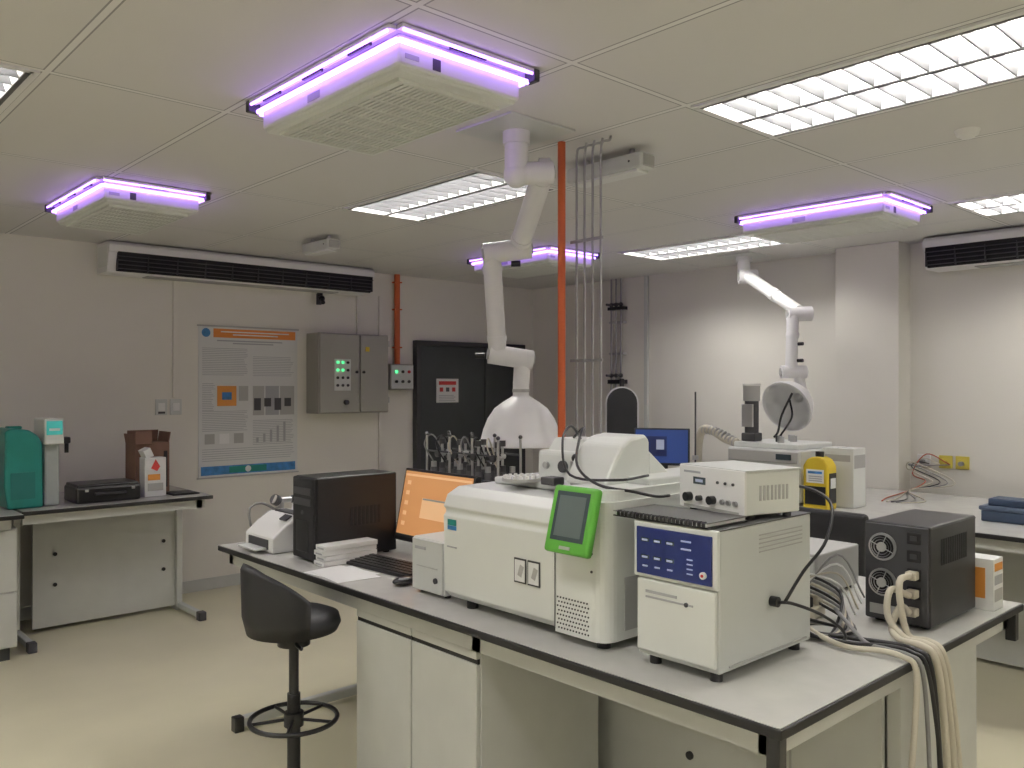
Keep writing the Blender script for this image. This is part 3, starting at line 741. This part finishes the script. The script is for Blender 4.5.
for k in range(6): o.tube([(R0+.03,2.71+.09*k,1.25),(R0+.0,2.74+.09*k,1.33),(R0+.05,2.79+.08*k,1.37),(R0+.12,2.82+.07*k,1.26)],.0035,(CABW,BLACK,CABG)[k%3])
o.done((R0+.09,2.94,.86))

# ---------------------------------------------------------------- left bench items
o=O('teal_water_container')
o.prism([(1.20,.862),(1.39,.862),(1.385,1.25),(1.36,1.30),(1.31,1.335),(1.21,1.345),(1.185,1.325),(1.18,1.0)],'y',5.74,6.02,TEAL,bev=.012,seg=3)
o.box(1.215,1.345,5.737,5.741,.92,1.08,mat('teal_dark',(.012,.16,.15),.5)); o.box(1.22,1.30,5.85,5.92,1.335,1.355,TEAL,bev=.008)
o.done((1.28,5.88,.86))
o=O('water_purifier')
LG=mat('purifier_grey',(.42,.46,.45),.4)
o.box(1.405,1.49,5.78,6.0,.862,1.30,LG,bev=.012); o.box(1.395,1.505,5.735,6.0,1.24,1.40,CREAM,bev=.01); o.box(1.405,1.495,5.731,5.737,1.30,1.385,mat('panel_teal',(.05,.40,.38),.3,emit=.25,ecol=(.1,.6,.55)),bev=.002)
o.box(1.42,1.48,5.729,5.733,1.325,1.34,PAPER)
o.box(1.495,1.56,5.80,5.88,1.24,1.28,BLACK,bev=.008); o.cyl((1.545,5.84,1.18),(1.545,5.84,1.25),.012,BLACK)
o.done((1.45,5.87,.86))
o=O('equipment_case')
o.box(1.57,1.96,5.72,6.0,.862,.965,BLACK,bev=.015); o.box(1.58,1.95,5.73,5.99,.955,.98,BLACK,bev=.008); o.tube([(1.68,5.722,.92),(1.68,5.70,.92),(1.86,5.70,.92),(1.86,5.722,.92)],.008,DGREY,smooth=False)
for x in (1.62,1.90): o.box(x,x+.02,5.716,5.722,.935,.95,GREY)
o.done((1.75,5.86,.86))
o=O('cardboard_box')
o.box(2.01,2.24,5.98,6.18,.862,1.21,CARD,bev=.003); o.box(2.01,2.12,5.975,5.982,1.20,1.29,CARD,tilt=('X',-12)); o.box(2.235,2.242,5.98,6.18,1.20,1.28,CARD,tilt=('Y',10)); o.box(2.005,2.012,5.98,6.18,1.20,1.27,CARD,tilt=('Y',-10)); o.box(2.02,2.23,6.175,6.182,1.2,1.29,CARD,tilt=('X',12))
o.box(2.20,2.225,5.978,5.981,.90,1.15,BLACKM); o.done((2.1,6.08,.86))
o=O('product_box'); o.box(2.01,2.15,5.80,5.90,.862,1.12,PAPER,bev=.002); o.box(2.02,2.14,5.798,5.801,1.04,1.10,PALU); o.prism([(2.05,1.05),(2.08,1.11),(2.11,1.06),(2.09,1.03)],'y',5.7975,5.801,RED); o.box(2.03,2.13,5.798,5.801,.90,.95,GREY); o.box(2.03,2.11,5.798,5.801,.97,1.01,ORP); o.box(2.01,2.06,5.80,5.90,1.12,1.18,PAPER,tilt=('Y',-25)); o.done((2.08,5.85,.86))
o=O('rubber_mat'); o.box(2.18,2.36,5.75,5.96,.861,.868,BLACKM,bev=.002); o.box(2.20,2.34,5.77,5.94,.868,.871,DGREY); o.done((2.25,5.85,.86))

# ---------------------------------------------------------------- rear bench items
o=O('gas_chromatograph')
o.box(4.82,5.36,2.64,3.16,.88,1.20,CREAM2,bev=.01); o.box(4.808,4.822,2.65,3.02,.90,1.10,CREAM,bev=.004); o.box(4.81,4.822,2.66,3.15,1.12,1.19,GREY,bev=.004)
o.box(4.806,4.81,3.04,3.15,.92,1.08,DGREY); o.box(4.80,4.81,2.70,2.80,1.14,1.175,LCDG); o.box(4.86,5.3,2.68,3.14,1.20,1.235,CREAM,bev=.006)
for k in range(4): o.cyl((4.95+.08*k,2.85+.06*(k%2),1.235),(4.95+.08*k,2.85+.06*(k%2),1.275),.022,(STEEL,DGREY,GREY,STEEL)[k],n=16)
for a in ((4.86,2.69),(4.86,3.12),(5.32,2.69),(5.32,3.12)): o.cyl((*a,.86),(*a,.882),.02,BLACK,n=12)
for k in range(8): o.box(4.9+.05*k,4.93+.05*k,2.637,2.641,.98,1.10,GREY)
o.done((5.1,2.9,.86))
o=O('autosampler_tower')
o.box(4.93,5.03,3.03,3.13,1.236,1.29,DGREY,bev=.008); o.cyl((4.98,3.08,1.29),(4.98,3.08,1.50),.045,DGREY,n=24); o.cyl((4.98,3.08,1.50),(4.98,3.08,1.60),.055,GREY,n=24); o.cyl((4.98,3.08,1.60),(4.98,3.08,1.615),.058,WHITE,n=24)
o.box(4.92,4.94,3.04,3.12,1.33,1.48,STEEL,bev=.003)
o.done((4.98,3.08,1.236))
o=O('flexible_exhaust_hose')
o.tube([(4.95,3.17,1.22),(4.95,3.26,1.24),(4.95,3.36,1.29),(4.95,3.44,1.30),(4.98,3.50,1.2),(5.0,3.52,1.0),(5.0,3.52,.88)],.028,CABW,n=14)
for k in range(10):
    t=k/9; p=Vector((4.95,3.19+.24*t,1.225+.075*math.sin(t*1.57))); o.cyl(p,p+Vector((0,.008,.002)),.032,GREY,n=14)
o.cyl((5.0,3.52,.86),(5.0,3.52,.90),.05,GREY); o.done((4.98,3.4,.86))
# yellow labelled chemical container with handle and cap
o=O('yellow_chemical_container')
o.prism([(2.44,.861),(2.60,.861),(2.60,1.12),(2.575,1.16),(2.54,1.175),(2.50,1.175),(2.465,1.16),(2.44,1.12)],'x',4.77,4.88,YEL,bev=.010)
o.cyl((4.825,2.52,1.17),(4.825,2.52,1.205),.025,BLACK,n=16)
o.box(4.766,4.7705,2.455,2.585,.89,1.00,BLACK); o.box(4.765,4.7675,2.465,2.575,1.02,1.10,PAPER); o.box(4.764,4.766,2.475,2.565,1.075,1.09,SKYP)
for i in range(3): o.box(4.764,4.766,2.475,2.56,1.03+.013*i,1.036+.013*i,TEXT)
o.box(4.785,4.865,2.436,2.441,.90,1.08,BLACK); o.box(4.795,4.855,2.434,2.437,.99,1.05,PAPER)
o.done((4.83,2.5,.86))
o=O('white_carton'); o.box(4.97,5.13,2.38,2.58,.861,1.22,CREAM,bev=.004); o.box(4.98,5.12,2.378,2.381,1.1,1.18,GREY); o.box(4.968,4.971,2.40,2.56,1.14,1.18,GREY); o.box(4.97,5.13,2.475,2.485,1.2195,1.222,GREY); o.done((5.05,2.45,.86))
monitor('computer_monitor',(4.90,3.76,.86),.37,.235,32,5,SCRB,.19,lambda o,T,w,h:(o.box(-.0172,-.0165,-w*.1,w*.38,-h*.3,h*.3,BLUE,M=T),o.box(-.0176,-.0172,-w*.05,w*.1,-h*.1,h*.2,LEDW,M=T)))
o=O('desktop_computer'); o.box(4.78,5.1,4.08,4.34,.865,1.02,DGREY,bev=.006); o.box(4.77,4.782,4.09,4.33,.87,1.015,BLACK,bev=.004); o.box(4.767,4.771,4.15,4.3,.96,.98,STEEL); o.cyl((4.767,4.12,.94),(4.771,4.12,.94),.01,LEDG,n=10)
for a in((4.8,4.1),(4.8,4.31),(5.07,4.1),(5.07,4.31)): o.cyl((*a,.86),(*a,.867),.012,BLACK,n=10)
o.done((4.94,4.2,.86))
o=O('arched_sampling_hood')
arc=[(.135*math.cos(t),.135*math.sin(t)) for t in [math.radians(a) for a in range(0,181,12)]]
cz=1.46
def outl(s,zb): return [(a*s,cz+b_*s) for a,b_ in arc]+[(-.135*s,zb),(.135*s,zb)]
o.prism(outl(1,.862),'x',.0,.06,DUCT); o.prism(outl(.92,.95),'x',-.012,.004,BLACKM)
o.box(-.06,.12,-.14,.14,.861,.90,DGREY,bev=.005)
o.cyl((.03,0,cz+.13),(.03,0,cz+.20),.02,BLACK)
o.done((0,0,.86),rz=42,loc=(5.40,4.55,.86))
o=O('antenna_rod_stand'); o.cyl((4.80,3.40,.86),(4.80,3.40,.88),.04,DGREY); o.cyl((4.80,3.40,.88),(4.80,3.40,1.56),.006,DGREY,n=10); o.box(4.785,4.815,3.385,3.415,1.1,1.13,STEEL); o.done((4.8,3.40,.86))
o=O('blue_storage_box'); BB=mat('blue_grey_box',(.025,.045,.09),.5)
o.box(5.05,5.25,1.45,1.70,.861,.92,BB,bev=.006); o.box(5.04,5.26,1.44,1.71,.92,.945,mat('box_lid',(.06,.085,.14),.5),bev=.008); o.box(5.07,5.22,1.48,1.67,.945,.985,BB,bev=.006); o.done((5.1,1.6,.86))
o=O('office_chair')
c=(4.25,2.05)
o.box(c[0]-.2,c[0]+.2,c[1]-.21,c[1]+.21,.46,.53,VINYL,bev=.03,seg=3); o.box(c[0]-.24,c[0]-.19,c[1]-.19,c[1]+.19,.66,.98,VINYL,bev=.024,seg=3)
o.tube([(c[0],c[1],.45),(c[0]-.2,c[1],.45),(c[0]-.26,c[1],.52),(c[0]-.245,c[1],.75)],.014,BLACK); o.cyl((*c,.08),(*c,.46),.025,BLACK)
for k in range(5):
    a=k*2*math.pi/5; e=(c[0]+.27*math.cos(a),c[1]+.27*math.sin(a)); o.cyl((*c,.11),(*e,.07),.018,BLACK,n=10); o.sph((*e,.03),.03,BLACKM)
o.done((*c,0))
o=O('wall_cables')
for k in range(5):
    o.tube([(X1-.05,2.30+.07*(k%3),1.05),(X1-.1,2.44+.03*k,1.12-.03*k),(X1-.14,2.52,.98+.02*k),(X1-.12,2.44-.05*k,.93),(X1-.24,2.50,.87),(5.6,2.45-.06*k,.867),(5.4,2.40-.03*k,.867)],.004,(CABR,CABW,BLACK,CABG,CABW)[k])
o.done()

# ---------------------------------------------------------------- stool
o=O('drafting_stool'); cx,cy=1.535,2.875
T=Matrix.Translation((cx,cy,0))@Matrix.Rotation(math.radians(-8),4,'Z')@Matrix.Diagonal((.80,.80,1,1))
o.lathe([(0,.685),(.16,.685),(.20,.695),(.215,.72),(.205,.75),(.16,.765),(0,.77)],(0,0,0),(0,0,1),VINYL,n=40,M=T)
vs=[];fs=[];n=24;K=7
for i in range(n+1):
    a=math.radians(180-88+176*i/n); e=abs(i/n-.5)*2; top=.955-.12*e**2.2
    prof=[(.212,.695),(.232,.76),(.238,top-.02),(.226,top),(.206,top-.012),(.195,.80),(.19,.73)]
    for r,z in prof: vs.append((r*math.cos(a),r*math.sin(a),z))
for i in range(n):
    for k in range(K): fs.append([i*K+k,i*K+(k+1)%K,(i+1)*K+(k+1)%K,(i+1)*K+k])
fs.append(list(range(K))); fs.append([n*K+k for k in range(K)][::-1])
o.raw(vs,fs,VINYL,True,T)
T=Matrix.Translation((cx,cy,0))
o.cyl((0,0,.64),(0,0,.687),.06,BLACK,M=T); o.cyl((0,0,.42),(0,0,.65),.018,BLACK,M=T); o.cyl((0,0,.06),(0,0,.46),.024,BLACK,M=T)
o.tube([(0.0,0,.66),(-.03,-.08,.66),(-.04,-.13,.66)],.007,BLACK,M=T)
o.ring((0,0,.365),.158,.009,BLACK,M=T); o.cyl((0,0,.34),(0,0,.39),.036,BLACK,M=T)
for k in range(5):
    a=k*2*math.pi/5+.3; o.cyl((0,0,.365),(.158*math.cos(a),.158*math.sin(a),.365),.006,BLACK,n=8,M=T)
    a=k*2*math.pi/5+math.pi; R_=.165
    e=(R_*math.cos(a),R_*math.sin(a)); o.cyl((0,0,.10),(*e,.06),.022,BLACK,r2=.015,n=10,M=T); o.cyl((*e,.0),(*e,.06),.020,BLACKM,n=12,M=T)
o.done((cx,cy,0))

# ---------------------------------------------------------------- world & camera
w=bpy.data.worlds.new('world'); sc.world=w; w.use_nodes=True
w.node_tree.nodes['Background'].inputs[0].default_value=(.5,.5,.55,1); w.node_tree.nodes['Background'].inputs[1].default_value=.05
cd=bpy.data.cameras.new('camera'); cam=bpy.data.objects.new('camera',cd); sc.collection.objects.link(cam); sc.camera=cam
cd.sensor_width=36; cd.lens=849/1024*36; cd.clip_start=.05; cd.clip_end=50
cam.location=(0,0,1.6)
f=Vector((.6756,.7373,math.tan(math.radians(.13)))).normalized()
cam.rotation_euler=f.to_track_quat('-Z','Y').to_euler()
